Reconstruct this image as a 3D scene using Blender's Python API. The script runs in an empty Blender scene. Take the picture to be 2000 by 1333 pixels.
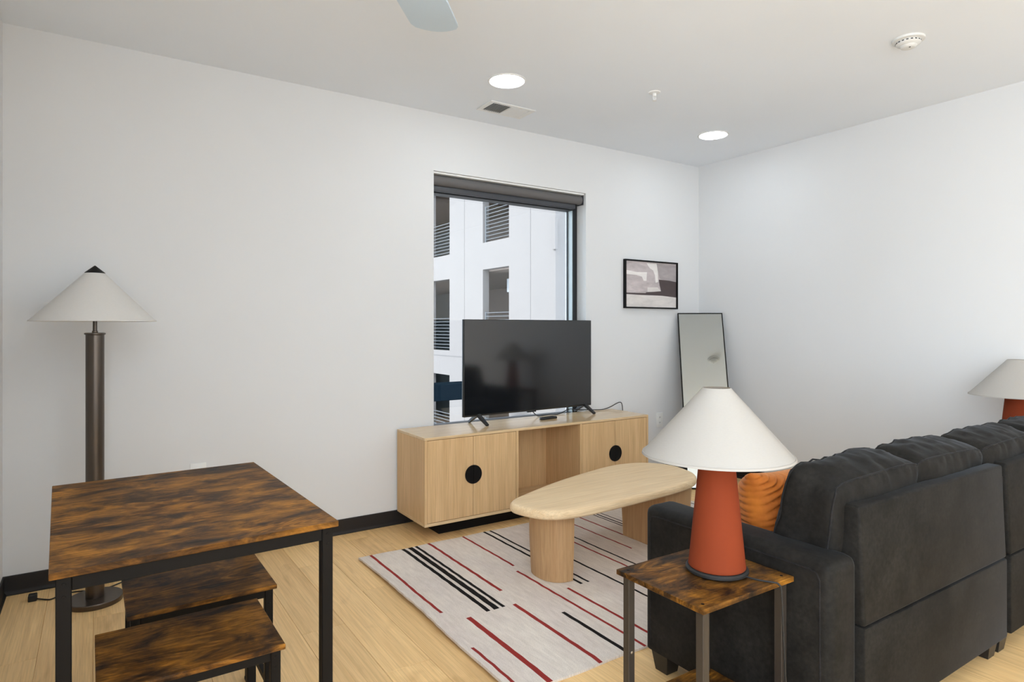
import bpy, bmesh, math, random
from mathutils import Vector, Matrix, noise
random.seed(7)
S = bpy.context.scene
COL = S.collection
PI = math.pi
def R(a): return math.radians(a)

# ---------------------------------------------------------------- camera
cam_d = bpy.data.cameras.new('camera')
cam = bpy.data.objects.new('camera', cam_d); COL.objects.link(cam)
TH = math.atan(1869/1230.)                      # heading, from +X
cam.location = (-4.568, -3.850, 1.287)
cam.rotation_euler = (R(90), 0, TH - R(90))
cam_d.sensor_width = 36; cam_d.sensor_fit = 'HORIZONTAL'
cam_d.lens = 1230/2000*36
cam_d.shift_y = -27.5/2000
cam_d.clip_start = 0.05
S.camera = cam
# ---------------------------------------------------------------- world, lights, exposure
w = bpy.data.worlds.new('world'); S.world = w; w.use_nodes = True
bg = w.node_tree.nodes['Background']
bg.inputs[0].default_value = (0.80, 0.89, 1.0, 1); bg.inputs[1].default_value = 6.0
def lamp(name, kind, loc, rot, energy, color=(1,1,1), **kw):
    d = bpy.data.lights.new(name, kind); d.energy = energy; d.color = color
    for k, v in kw.items(): setattr(d, k, v)
    o = bpy.data.objects.new(name, d); COL.objects.link(o); o.location = loc; o.rotation_euler = rot
    return o
sun = lamp('sun', 'SUN', (0,0,20), (0,0,0), 8.0, (1.0,.96,.92), angle=R(25))
sun.rotation_euler = Vector((1,.14,-.8)).to_track_quat('-Z','Y').to_euler()
XL_ = -4.947
LENS = 22.0                                     # radiance of the recessed LED lenses
WARM = (.86, .94, 1.0)
for (x, y) in ((-2.55,-3.9), (-.68,-3.9), (-4.35,-3.9), (-2.55,-5.7), (-.68,-5.7)):   # the rest of the ceiling grid, behind the frame
    lamp('recessed_lamp', 'AREA', (x,y,2.73), (0,0,0), 1.1, WARM, shape='DISK', size=.196)
# area lamp added before the solid south wall, as unseen daylight behind the camera
lamp('added_daylight_south', 'AREA', (-2.2,-6.9,1.3), (R(90),0,0), 20, (.80,.90,1.0), shape='RECTANGLE', size=3.4, size_y=2.3)
# area lamp added for unseen daylight reaching the room from the left, behind the camera
lamp('unseen_daylight_side', 'AREA', (XL_+.03,-5.2,1.50), (0,R(-90),0), 105, (.80,.90,1.0), shape='RECTANGLE', size=2.1, size_y=3.0)
pt = lamp('window_portal', 'AREA', (-2.0,.28,1.5), (R(-90),0,0), 1, shape='RECTANGLE', size=1.5, size_y=1.9)   # samples the sky through the window, gives off nothing itself
pt.data.cycles.is_portal = True
S.view_settings.view_transform = 'Standard'; S.view_settings.look = 'None'
S.view_settings.gamma = 1; S.view_settings.use_curve_mapping = False
S.view_settings.exposure = 0.63
S.cycles.use_denoising = True
S.cycles.max_bounces = 10; S.cycles.diffuse_bounces = 6; S.cycles.transparent_max_bounces = 12
S.cycles.sample_clamp_indirect = 8

# ---------------------------------------------------------------- materials
def lin(c):
    return tuple((v/255/12.92 if v/255 <= .04045 else ((v/255+.055)/1.055)**2.4) for v in c)
class NT:
    def __init__(s, name):
        s.m = bpy.data.materials.new(name); s.m.use_nodes = True
        s.t = s.m.node_tree; s.b = s.t.nodes['Principled BSDF']; s.out = s.t.nodes['Material Output']
    def n(s, typ, **kw):
        nd = s.t.nodes.new(typ)
        for k, v in kw.items(): setattr(nd, k, v)
        return nd
    def l(s, a, b): s.t.links.new(a, b)
    def coords(s, scale, rnd=0.0):
        tc = s.n('ShaderNodeTexCoord'); mp = s.n('ShaderNodeMapping'); mp.inputs['Scale'].default_value = scale
        s.l(tc.outputs['Object'], mp.inputs['Vector'])
        if rnd:
            oi = s.n('ShaderNodeObjectInfo'); mu = s.n('ShaderNodeMath', operation='MULTIPLY'); mu.inputs[1].default_value = rnd
            s.l(oi.outputs['Random'], mu.inputs[0])
            cb = s.n('ShaderNodeCombineXYZ')
            for i in range(3): s.l(mu.outputs[0], cb.inputs[i])
            s.l(cb.outputs[0], mp.inputs['Location'])
        return mp.outputs[0]
    def noise(s, vec, scale=1, detail=3, rough=.5, dist=0):
        nd = s.n('ShaderNodeTexNoise'); s.l(vec, nd.inputs['Vector'])
        nd.inputs['Scale'].default_value = scale; nd.inputs['Detail'].default_value = detail
        nd.inputs['Roughness'].default_value = rough; nd.inputs['Distortion'].default_value = dist
        return nd.outputs['Fac']
    def ramp(s, fac, stops):
        nd = s.n('ShaderNodeValToRGB'); e = nd.color_ramp.elements
        while len(e) < len(stops): e.new(.5)
        for i, (p, c) in enumerate(stops):
            e[i].position = p; e[i].color = (*c, 1) if len(c) == 3 else c
        s.l(fac, nd.inputs[0]); return nd.outputs[0]
    def mix(s, a, b, fac=.5, mode='MULTIPLY'):
        nd = s.n('ShaderNodeMix', data_type='RGBA', blend_type=mode); nd.inputs[0].default_value = fac
        for i, v in ((6, a), (7, b)):
            if isinstance(v, tuple): nd.inputs[i].default_value = (*v, 1)
            else: s.l(v, nd.inputs[i])
        return nd.outputs[2]
    def base(s, c):
        if isinstance(c, tuple): s.b.inputs['Base Color'].default_value = (*c, 1)
        else: s.l(c, s.b.inputs['Base Color'])
    def bump(s, h, strength=.2, dist=.002):
        nd = s.n('ShaderNodeBump'); nd.inputs['Strength'].default_value = strength; nd.inputs['Distance'].default_value = dist
        s.l(h, nd.inputs['Height']); s.l(nd.outputs[0], s.b.inputs['Normal'])
    def set(s, rough=.5, metal=0, spec=.5, **kw):
        s.b.inputs['Roughness'].default_value = rough; s.b.inputs['Metallic'].default_value = metal
        s.b.inputs['Specular IOR Level'].default_value = spec
        for k, v in kw.items(): s.b.inputs[k.replace('_',' ')].default_value = v
        return s
M = {}
def plain(name, c, rough=.5, metal=0, spec=.5, **kw):
    t = NT(name); t.base(c); t.set(rough, metal, spec, **kw)
    v = t.coords((1,1,1)); t.bump(t.noise(v, 260, 2), .04, .0006)
    M[name] = t.m; return t.m
def paint(name, c, bump=.06):
    t = NT(name); v = t.coords((1,1,1))
    t.base(t.mix(c, t.ramp(t.noise(v, 1.2, 2), [(.3,(.975,)*3), (.7,(1,1,1))]), 1))
    t.set(.85, 0, .25)
    if bump: t.bump(t.noise(v, 170, 3), bump, .001)
    M[name] = t.m
paint('wall_paint', (.735,.740,.745)); paint('ceiling_paint', (.835,.875,.925), .03)  # blue put into the ceiling colour to offset warm light off the floor
plain('white_plastic', (.78,.78,.76), .4); plain('white_metal', (.80,.80,.79), .45)
plain('black_vinyl', (.013,.011,.011), .5, spec=.4); plain('black_metal', (.006,.0055,.0055), .5, spec=.16)
plain('dark_metal_leg', (.034,.027,.022), .42, spec=.5)
plain('black_plastic', (.012,.012,.013), .35); plain('black_rubber', (.01,.01,.01), .6)
plain('steel', (.62,.62,.62), .3, 1); plain('sill_white', (.80,.80,.78), .35)
plain('frame_black', (.014,.016,.019), .4); plain('bead_sky_tint', (.42,.50,.53), .35, spec=.5)  # bead's pale blue-grey holds the outside light reflected on the jamb
plain('blind_fabric', lin((106,104,104)), .9, spec=.1); plain('blind_bar', lin((62,64,70)), .5)
plain('gunmetal', (.115,.095,.080), .30, .85); plain('gunmetal_dark', (.035,.028,.025), .35, .5)
plain('terracotta', lin((128,56,31)), .8, spec=.12)
plain('fan_white', (.56,.68,.79), .5); plain('smoke_white', (.72,.72,.70), .5)
plain('dark_slot', (.03,.03,.03), .8); plain('slat_shade', (.60,.60,.59), .6); plain('duct_dark', (.27,.27,.27), .8)

def rustic(name, sc=1.0, gain=1.0):
    t = NT(name)
    v = t.coords((4.6*sc, 8.4*sc, 8.4*sc), 23.0)
    v2 = t.coords((6, 120, 120), 11.0); v3 = t.coords((9, 20, 20), 17.0)
    g = lambda c: tuple(x*gain for x in lin(c))
    big = t.ramp(t.noise(v, 1.35, 7, .66, .5), [(.34, g((40,33,28))), (.42, g((78,54,32))), (.52, g((128,87,38))), (.68, g((182,124,46)))])
    grain = t.ramp(t.noise(v2, 1, 3, .6), [(.34,(.52,.49,.45)), (.60,(1.12,1.10,1.05))])
    mid = t.ramp(t.noise(v3, 1, 4, .6, 1.4), [(.34,(.28,.27,.28)), (.47,(1,1,1))])
    n0 = t.noise(t.coords((1.6*sc, 6.5*sc, 6.5*sc), 29.0), 1, 2, .4)
    mu = t.n('ShaderNodeMath', operation='MULTIPLY'); mu.inputs[1].default_value = 150; t.l(n0, mu.inputs[0])
    sn = t.n('ShaderNodeMath', operation='SINE'); t.l(mu.outputs[0], sn.inputs[0])
    rings = t.ramp(sn.outputs[0], [(.0,(.62,.58,.54)), (.45,(1.04,1.04,1.04))])
    mask = t.ramp(t.noise(t.coords((3, 5, 5), 13.0), 1, 2), [(.46,(0,0,0)), (.60,(1,1,1))])
    cur = t.mix(t.mix(big, grain, .8), mid, .60)
    fin = t.mix(cur, rings, .6); t.l(mask, fin.node.inputs[0]); t.base(fin)
    t.set(.5, 0, .13); t.bump(t.noise(v2, 1, 3), .12, .0008); M[name] = t.m
rustic('rustic_board'); rustic('rustic_dark', 1.2, .68)

def oak(name, c1, c2, axis, rough=.5, rnd=9.0, knots=False):
    t = NT(name)
    lo, hi = (1.1, 1.1), (26., 90.)
    sc = [hi[0]]*3; sc[axis] = lo[0]; sf = [hi[1]*2]*3; sf[axis] = 4.0
    g1 = t.noise(t.coords(tuple(sc), rnd), 1, 4, .55, 1.2)
    g2 = t.noise(t.coords(tuple(sf), rnd), 1, 3, .6)
    col = t.ramp(g1, [(.25, lin(c2)), (.72, lin(c1))])
    col = t.mix(col, t.ramp(g2, [(.3,(.80,.77,.73)), (.62,(1.04,1.03,1.02))]), .8)
    if knots:
        oi = t.n('ShaderNodeObjectInfo')
        col = t.mix(col, t.ramp(oi.outputs['Random'], [(0,(.90,.88,.86)), (.5,(1.0,.99,.98)), (1,(1.06,1.05,1.02))]), .9)
        sk = [4.2]*3; sk[axis] = 1.7
        col = t.mix(col, t.ramp(t.noise(t.coords(tuple(sk), rnd), 1, 3, .55, 1.0), [(.26,(.66,.58,.50)), (.42,(1,1,1))]), .8)
    t.base(col); t.set(rough, 0, .4); t.bump(g2, .06, .0006); M[name] = t.m
oak('floor_oak', (248,212,154), (230,190,132), 1, .42, 31.0, True)
oak('console_oak', (218,184,138), (202,166,120), 2, .5, 9)
oak('console_oak_long_glare', (226,198,156), (212,182,142), 0, .15, 9)  # lengthwise grain, paled so the window's glare sits in the colour
oak('coffee_oak', (240,216,178), (226,196,154), 0, .5, 9)
oak('coffee_leg', (198,162,120), (176,136,94), 2, .5, 9)

def fabric(name, c, var=.36, weave=900):
    t = NT(name); v = t.coords((1,1,1))
    a = t.noise(v, 9, 4, .6); b = t.noise(v, 70, 3, .65)
    col = t.mix(c, t.ramp(a, [(.3,(1-var,)*3), (.7,(1+var,)*3)]), 1)
    col = t.mix(col, t.ramp(b, [(.3,(1-var,)*3), (.7,(1+var,)*3)]), .8)
    t.base(col); t.set(.68, 0, .13, Sheen_Weight=.08, Sheen_Roughness=.28); t.b.inputs['Sheen Tint'].default_value = (.80,.88,1,1)
    t.bump(t.noise(v, weave, 2), .25, .0008); M[name] = t.m
fabric('sofa_fabric', (.0145,.0132,.0115)); fabric('sofa_piping', (.018,.017,.017))

t = NT('pillow_velvet'); v = t.coords((1,1,1))
t.base(t.mix(t.ramp(t.noise(v, 14, 4), [(.3, lin((168,88,24))), (.7, lin((206,118,38)))]), (1,1,1), 0)); t.set(.7, 0, .3, Sheen_Weight=.3); t.b.inputs['Sheen Tint'].default_value = (1,.7,.4,1)
M['pillow_velvet'] = t.m

def linen(name, c, trc, fac):
    t = NT(name); v = t.coords((1,1,1))
    t.base(t.mix(c, t.ramp(t.noise(t.coords((1,1,8)), 120, 2), [(.3,(.95,)*3), (.7,(1,1,1))]), 1)); t.set(.9, 0, .1)
    tr = t.n('ShaderNodeBsdfTranslucent'); tr.inputs[0].default_value = (*trc,1)
    mx = t.n('ShaderNodeMixShader'); mx.inputs[0].default_value = fac
    t.bump(t.noise(v, 700, 2), .15, .0006)
    t.l(t.b.outputs[0], mx.inputs[1]); t.l(tr.outputs[0], mx.inputs[2]); t.l(mx.outputs[0], t.out.inputs[0]); M[name] = t.m
linen('cream_linen', (.53,.50,.46), (.58,.53,.46), .22); linen('white_linen', (.86,.84,.81), (.85,.82,.78), .3)

def rugmat(name, c):
    t = NT(name)
    vx = t.coords((60, 9, 1)); vy = t.coords((230, 420, 1)); vz = t.coords((5, 2.2, 1))
    col = t.mix(c, t.ramp(t.noise(vx, 1, 4, .7), [(.3,(.84,.82,.81)), (.7,(1.06,1.06,1.06))]), .9)
    col = t.mix(col, t.ramp(t.noise(vz, 1, 3), [(.35,(.93,.90,.91)), (.65,(1.03,1.02,1.0))]), .9)
    col = t.mix(col, t.ramp(t.noise(vy, 1, 1), [(.35,(.80,.79,.78)), (.6,(1.04,)*3)]), .7)
    t.base(col); t.set(.95, 0, .1); t.bump(t.noise(vy, 1, 2), .5, .002); M[name] = t.m
rugmat('rug_beige', (.80,.735,.67)); rugmat('rug_red', (.33,.040,.035)); rugmat('rug_black', (.016,.014,.014))

t = NT('tv_screen'); t.base((.008,.009,.011)); t.set(.09, 0, .95); M['tv_screen'] = t.m
t = NT('mirror_silver'); t.base((.55,.58,.57)); t.set(.03, 1); M['mirror_silver'] = t.m
t = NT('window_glass')
trn = t.n('ShaderNodeBsdfTransparent'); trn.inputs[0].default_value = (.93,.96,.97,1)
gl = t.n('ShaderNodeBsdfGlossy'); gl.inputs['Roughness'].default_value = .01
fr = t.n('ShaderNodeFresnel'); fr.inputs[0].default_value = 1.5
mx = t.n('ShaderNodeMixShader'); t.l(fr.outputs[0], mx.inputs[0]); t.l(trn.outputs[0], mx.inputs[1]); t.l(gl.outputs[0], mx.inputs[2])
t.l(mx.outputs[0], t.out.inputs[0]); M['window_glass'] = t.m
t = NT('led_lens'); t.base((.9,.9,.9)); t.b.inputs['Emission Color'].default_value = (*WARM,1); t.b.inputs['Emission Strength'].default_value = LENS; M['led_lens'] = t.m
t = NT('fill_bowl_glow'); t.base((.9,.9,.9)); t.b.inputs['Emission Color'].default_value = (*WARM,1); t.b.inputs['Emission Strength'].default_value = 21; M['fill_bowl_glow'] = t.m  # emission of the fan bowl added as fill light
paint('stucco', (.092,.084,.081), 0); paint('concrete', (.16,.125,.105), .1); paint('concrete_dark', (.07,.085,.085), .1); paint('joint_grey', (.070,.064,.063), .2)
plain('rail_grey', (.060,.065,.070), .6, spec=.1); plain('canopy_dark', (.002,.004,.006), .9, spec=0); paint('asphalt', (.32,.31,.30), .4); plain('box_grey', (.45,.47,.50), .6)
def art(name, c, v=.25, sc=(3,9,9)):
    t = NT(name); n = t.noise(t.coords(sc), 2.2, 4, .6, .6)
    t.base(t.mix(lin(c), t.ramp(n, [(.3,(1-v,)*3), (.7,(1+v,)*3)]), 1)); t.set(.6, 0, .2); M[name] = t.m
art('print_mid', (190,180,180), .22); art('print_dark', (84,74,74), .08); art('print_light', (216,210,206), .12); art('print_grey', (166,158,158), .12); art('print_white', (232,227,224), .08)

# ---------------------------------------------------------------- geometry helpers
def BM(): return bmesh.new()
def box(bm, x0, x1, y0, y1, z0, z1, bev=0, seg=2):
    vs = [bm.verts.new(p) for p in ((x0,y0,z0),(x1,y0,z0),(x1,y1,z0),(x0,y1,z0),(x0,y0,z1),(x1,y0,z1),(x1,y1,z1),(x0,y1,z1))]
    fs = [bm.faces.new([vs[i] for i in f]) for f in ((3,2,1,0),(4,5,6,7),(0,1,5,4),(1,2,6,5),(2,3,7,6),(3,0,4,7))]
    if bev:
        es = list({e for f in fs for e in f.edges})
        bmesh.ops.bevel(bm, geom=es, offset=bev, segments=seg, profile=.5, affect='EDGES')
    return bm
def prism(bm, pts, z0, z1):                      # outline in XY, extruded in Z
    a = [bm.verts.new((x,y,z0)) for x, y in pts]; b = [bm.verts.new((x,y,z1)) for x, y in pts]
    n = len(pts)
    f = [bm.faces.new(a[::-1]), bm.faces.new(b)]
    for i in range(n): bm.faces.new((a[i], a[(i+1)%n], b[(i+1)%n], b[i]))
    return bm
def lathe(bm, prof, n=48, c=(0,0), close=True):  # prof: (r, z) list
    rings = []
    for r, z in prof:
        if r < 1e-6: rings.append([bm.verts.new((c[0],c[1],z))])
        else: rings.append([bm.verts.new((c[0]+r*math.cos(2*PI*i/n), c[1]+r*math.sin(2*PI*i/n), z)) for i in range(n)])
    for A, B in zip(rings, rings[1:]):
        for i in range(n):
            j = (i+1) % n
            if len(A) == 1 and len(B) == 1: continue
            if len(A) == 1: bm.faces.new((A[0], B[j], B[i]))
            elif len(B) == 1: bm.faces.new((A[i], A[j], B[0]))
            else: bm.faces.new((A[i], A[j], B[j], B[i]))
    return bm
def tube(bm, pts, r=.003, n=8, smooth=True, closed=False):
    P = [Vector(p) for p in pts]
    if smooth and len(P) > 2:
        Q = []
        m = len(P); rng = range(m if closed else m-1)
        for i in rng:
            p0, p1, p2, p3 = P[(i-1)%m] if (closed or i>0) else P[0], P[i], P[(i+1)%m], P[(i+2)%m] if (closed or i+2<m) else P[-1]
            for k in range(5):
                u = k/5
                Q.append(.5*((2*p1)+(p2-p0)*u+(2*p0-5*p1+4*p2-p3)*u*u+(3*p1-p0-3*p2+p3)*u**3))
        if not closed: Q.append(P[-1])
        P = Q
    rings = []; m = len(P); up = None
    for i, p in enumerate(P):
        d = (P[(i+1)%m] if (closed or i<m-1) else P[i]) - (P[(i-1)%m] if (closed or i>0) else P[i])
        d = d.normalized() if d.length > 1e-9 else Vector((0,0,1))
        if up is None: up = d.orthogonal().normalized()
        up = (up - d*up.dot(d)); up = up.normalized() if up.length > 1e-6 else d.orthogonal().normalized()
        s = d.cross(up)
        rings.append([bm.verts.new(p + r*(math.cos(2*PI*k/n)*up + math.sin(2*PI*k/n)*s)) for k in range(n)])
    for a in range(m if closed else m-1):
        A, B = rings[a], rings[(a+1)%m]
        for k in range(n): bm.faces.new((A[k], A[(k+1)%n], B[(k+1)%n], B[k]))
    if not closed:
        bm.faces.new(rings[0][::-1]); bm.faces.new(rings[-1])
    return bm
def link(name, bm, mat, parent=None, smooth=None, off=None):
    bmesh.ops.recalc_face_normals(bm, faces=bm.faces)
    if off is not None: bmesh.ops.translate(bm, verts=bm.verts, vec=-Vector(off))
    me = bpy.data.meshes.new(name); bm.to_mesh(me); bm.free()
    for m in (mat if isinstance(mat, (list, tuple)) else [mat]): me.materials.append(M[m])
    if smooth is not None:
        for p in me.polygons: p.use_smooth = True
        if smooth > 0: me.set_sharp_from_angle(angle=R(smooth))
    o = bpy.data.objects.new(name, me); COL.objects.link(o)
    if parent: o.parent = parent
    return o
def tag(o, label, cat, group=None):
    o['label'] = label; o['category'] = cat
    if group: o['group'] = group
    return o
def thing(name, label, cat, loc=(0,0,0), rz=0, group=None):
    o = bpy.data.objects.new(name, None); COL.objects.link(o); o.location = loc; o.rotation_euler = (0,0,R(rz))
    o.empty_display_size = .1
    return tag(o, label, cat, group)
def struct(o): o['kind'] = 'structure'; return o
def copy_tree(o, parent=None):
    c = o.copy(); COL.objects.link(c); c.parent = parent
    for ch in list(o.children): copy_tree(ch, c)
    return c
def bx(name, mat, parent, b, bev=0, seg=2, off=None, smooth=None):
    return link(name, box(BM(), *b, bev, seg), mat, parent, (35 if bev and smooth is None else smooth), off)

# ---------------------------------------------------------------- room shell
XL, YB, H = -4.947, -7.0, 2.74
fl = struct(bx('floor', 'floor_oak', None, (XL-.15, .15, YB-.15, .2, -.12, -.004)))
PW, PL = .182, 1.22
shared = {}
k = 0; x = XL
while x < 0 - 1e-6:
    wd = min(PW, 0-x)
    y = -4.45 - (k*.47) % PL
    while y < 0:
        y0, y1 = max(y, -4.45), min(y+PL, 0)
        if y1 - y0 > .02:
            key = (round(wd,3), round(y1-y0,3))
            if key not in shared:
                bm = BM(); box(bm, .0005, wd-.0005, .0005, y1-y0-.0005, -.008, 0)
                es = [e for e in bm.edges if all(v.co.z > -.001 for v in e.verts)]
                bmesh.ops.bevel(bm, geom=es, offset=.0007, segments=1, affect='EDGES')
                p = link('plank', bm, 'floor_oak', fl); shared[key] = p.data
            else:
                p = bpy.data.objects.new('plank', shared[key]); COL.objects.link(p); p.parent = fl
            p.location = (x, y0, 0)
        y += PL
    x += PW; k += 1
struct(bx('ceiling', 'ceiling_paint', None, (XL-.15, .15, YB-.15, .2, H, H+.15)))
struct(bx('wall_east', 'wall_paint', None, (0, .15, YB-.15, .2, -.12, H)))
struct(bx('wall_west', 'wall_paint', None, (XL-.15, XL, YB-.15, .2, -.12, H)))
struct(bx('wall_south', 'wall_paint', None, (XL, 0, YB-.15, YB, -.12, H)))
WX0, WX1, WZ0, WZ1, WD = -2.668, -1.332, .55, 2.347, .26
bm = BM()
box(bm, XL, WX0, 0, WD, -.12, H); box(bm, WX1, 0, 0, WD, -.12, H)
box(bm, WX0, WX1, 0, WD, -.12, WZ0); box(bm, WX0, WX1, 0, WD, WZ1, H)
struct(link('wall_north', bm, 'wall_paint'))
def baseboard(name, horizontal, a, b, at):
    bm = BM()
    prof = [(0,0),(.016,0),(.016,.006),(.0085,.016),(.0075,.020),(.0065,.088),(.003,.092),(0,.092)]
    A, B = [], []
    for d, z in prof:
        if horizontal == 'n': A.append(bm.verts.new((a, at-d, z))); B.append(bm.verts.new((b, at-d, z)))
        elif horizontal == 'w': A.append(bm.verts.new((at+d, a, z))); B.append(bm.verts.new((at+d, b, z)))
        else: A.append(bm.verts.new((at-d, a, z))); B.append(bm.verts.new((at-d, b, z)))
    n = len(prof)
    for i in range(n): bm.faces.new((A[i], A[(i+1)%n], B[(i+1)%n], B[i]))
    bm.faces.new(A); bm.faces.new(B[::-1])
    return struct(link(name, bm, 'black_vinyl'))
baseboard('baseboard_north', 'n', XL, 0, 0); baseboard('baseboard_west', 'w', YB, 0, XL); baseboard('baseboard_east', 'e', YB, 0, 0)
# window: frame, bead, pane, sill
win = bpy.data.objects.new('window_1', None); COL.objects.link(win); win.location = (-2.0, .11, WZ0); struct(win)
wo = (-2.0, .11, WZ0)
for nm, b in (('jamb', (WX0, WX0+.045, .11, .20, WZ0, WZ1)), ('jamb', (WX1-.046, WX1, .11, .20, WZ0, WZ1)),
              ('head', (WX0+.045, WX1-.046, .11, .20, 2.222, WZ1)), ('bottom_rail', (WX0+.045, WX1-.046, .11, .20, WZ0, WZ0+.05))):
    bx(nm, 'frame_black', win, b, .002, 1, wo)
for b in ((WX1-.049, WX1-.046, .113, .168, WZ0+.05, 2.222), (WX0+.045, WX0+.048, .113, .168, WZ0+.05, 2.222)):
    o = bx('glazing_bead', 'bead_sky_tint', win, b, 0, 1, wo); o['label'] = 'glazing bead inside the black frame, outside light painted pale into it'
for b in ((WX1-.056, WX1-.046, .166, .176, WZ0+.05, 2.222), (WX0+.045, WX0+.055, .166, .176, WZ0+.05, 2.222)):
    bx('gasket', 'black_rubber', win, b, 0, 1, wo)
bx('pane', 'window_glass', win, (WX0+.05, WX1-.05, .168, .174, WZ0+.045, 2.226), 0, 1, wo)
bx('sill', 'sill_white', win, (WX0, WX1, .0, .115, WZ0, WZ0+.012), .002, 1, wo)

# ---------------------------------------------------------------- roller blind
rb = thing('roller_blind', 'rolled up grey roller blind across the top of the window', 'blind', (-2.0, .06, WZ1))
ro = (-2.0, .06, WZ1); bx0, bx1 = WX0+.006, WX1-.008
bx('headrail', 'white_metal', rb, (bx0, bx1, .012, .10, 2.333, 2.346), .001, 1, ro)
bm = BM()
n = 40; ring0 = []; ring1 = []
for i in range(n):
    a = 2*PI*i/n; ring0.append(bm.verts.new((bx0+.004, .058+.035*math.cos(a), 2.297+.035*math.sin(a)))); ring1.append(bm.verts.new((bx1-.006, .058+.035*math.cos(a), 2.297+.035*math.sin(a))))
for i in range(n): bm.faces.new((ring0[i], ring0[(i+1)%n], ring1[(i+1)%n], ring1[i]))
bm.faces.new(ring0); bm.faces.new(ring1[::-1])
link('fabric_roll', bm, 'blind_fabric', rb, 40, ro)
bx('hem_bar', 'blind_bar', rb, (bx0+.002, bx1-.052, .058, .084, 2.224, 2.262), .004, 2, ro)
bx('end_bracket', 'blind_bar', rb, (bx1-.004, bx1, .02, .096, 2.258, 2.333), .001, 1, ro)
bx('end_bracket', 'blind_bar', rb, (bx0, bx0+.003, .02, .096, 2.258, 2.333), .001, 1, ro)

# ---------------------------------------------------------------- media console
cx0, cx1, cyf, cyb, cz0, cz1 = -2.940, -1.080, -.430, -.017, .088, .622
T = thing('media_console', 'long low oak media console with two pairs of doors under the television', 'cabinet', (-2.01, -.22, 0)); off = (-2.01, -.22, 0)
bx('top', 'console_oak_long_glare', T, (cx0, cx1, cyf, cyb, .606, cz1), .0015, 1, off)
bx('bottom', 'console_oak_long_glare', T, (cx0, cx1, cyf, cyb, cz0, .106), .0015, 1, off)
bx('side_panel', 'console_oak', T, (cx0, cx0+.018, cyf, cyb, .106, .606), .0012, 1, off)
bx('side_panel', 'console_oak', T, (cx1-.018, cx1, cyf, cyb, .106, .606), .0012, 1, off)
bx('divider', 'console_oak', T, (-2.283, -2.265, cyf, cyb-.012, .106, .606), .0012, 1, off)
bx('divider', 'console_oak', T, (-1.746, -1.728, cyf, cyb-.012, .106, .606), .0012, 1, off)
bx('back_panel', 'console_oak', T, (cx0+.018, cx1-.018, cyb-.012, cyb, .106, .606), 0, 1, off)
def half_disc(cx, cz, side, r=.058):
    bm = BM(); n = 28; pts = []
    for i in range(n+1):
        a = -PI/2 + PI*i/n
        pts.append((cx + side*(.0009 + r*math.cos(a)), cz + r*math.sin(a)))
    A = [bm.verts.new((px, cyf-.0045, pz)) for px, pz in pts]; B = [bm.verts.new((px, cyf+.003, pz)) for px, pz in pts]
    m = len(pts)
    bm.faces.new(A); bm.faces.new(B[::-1])
    for i in range(m): bm.faces.new((A[i], A[(i+1)%m], B[(i+1)%m], B[i]))
    inner = []
    return bm
for x0, x1, side in ((-2.9205, -2.6070, -1), (-2.6045, -2.2850, 1), (-1.7255, -1.4165, -1), (-1.4140, -1.1000, 1)):
    d = bx('door', 'console_oak', T, (x0, x1, cyf+.0015, cyf+.020, .1085, .6035), .0012, 1, off)
    mid = x1+.00125 if side < 0 else x0-.00125
    h = link('handle', half_disc(mid, .366, side), 'black_metal', d, None, off); h['label'] = 'black half round plate handle'
bx('plinth', 'black_metal', T, (-2.80, -1.22, -.335, -.06, 0, cz0), .002, 1, off)  # plinth stretched left, its black standing in for the shadow there

# ---------------------------------------------------------------- television
TY = -.13
tv = thing('television', 'black flat screen television standing on the console before the window', 'television', (-1.943, TY, .622), 2.8); to = (-1.943, TY, .622)
tx0, tx1, tz0, tz1 = -2.523, -1.364, .680, 1.338
bx('housing', 'black_plastic', tv, (tx0, tx1, TY, TY+.028, tz0, tz1), .003, 2, to)
bx('rear_cover', 'black_plastic', tv, (tx0+.12, tx1-.12, TY+.028, TY+.075, tz0+.02, tz0+.36), .012, 2, to)
bx('screen', 'tv_screen', tv, (tx0+.004, tx1-.004, TY-.0012, TY+.001, tz0+.012, tz1-.004), 0, 1, to)
bx('sensor', 'black_plastic', tv, (-1.99, -1.91, TY-.003, TY+.012, tz0-.008, tz0+.004), .002, 1, to)
for fx in (-2.405, -1.425):
    bm = BM()
    for yy in (TY-.088, TY+.118):
        A = Vector((fx, TY+.014+(.006 if yy > TY else -.006), tz0+.006)); B = Vector((fx+(.012 if yy<TY else -.004), yy, .622+.004))
        d = (B-A); s = Vector((1,0,0)); u = d.normalized().cross(s)
        for (P, wdt, hgt) in ((A, .013, .010), (B, .009, .0045)): pass
        ring = []
        for P, wd, hg in ((A, .013, .011), (B, .010, .0065)):
            ring.append([bm.verts.new(P + a*wd*s + b*hg*u) for a, b in ((-1,-1),(1,-1),(1,1),(-1,1))])
        for i in range(4): bm.faces.new((ring[0][i], ring[0][(i+1)%4], ring[1][(i+1)%4], ring[1][i]))
        bm.faces.new(ring[0]); bm.faces.new(ring[1][::-1])
    lo = min(v.co.z for v in bm.verts); bmesh.ops.translate(bm, verts=bm.verts, vec=(0,0,.6222-lo))
    link('foot', bm, 'black_plastic', tv, None, to)
bm = BM(); tube(bm, [(-1.90,TY+.07,.672),(-1.86,-.07,.632),(-1.80,-.05,.626),(-1.72,-.045,.627),(-1.66,-.06,.626),(-1.58,-.03,.636),(-1.52,-.02,.650),(-1.42,-.035,.640),(-1.34,-.03,.634),(-1.27,-.045,.630),(-1.19,-.045,.628),(-1.10,-.03,.640),(-1.02,-.022,.664),(-.985,-.020,.668),(-.965,-.018,.655),(-.955,-.018,.60),(-.95,-.018,.45)], .0032)
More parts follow.
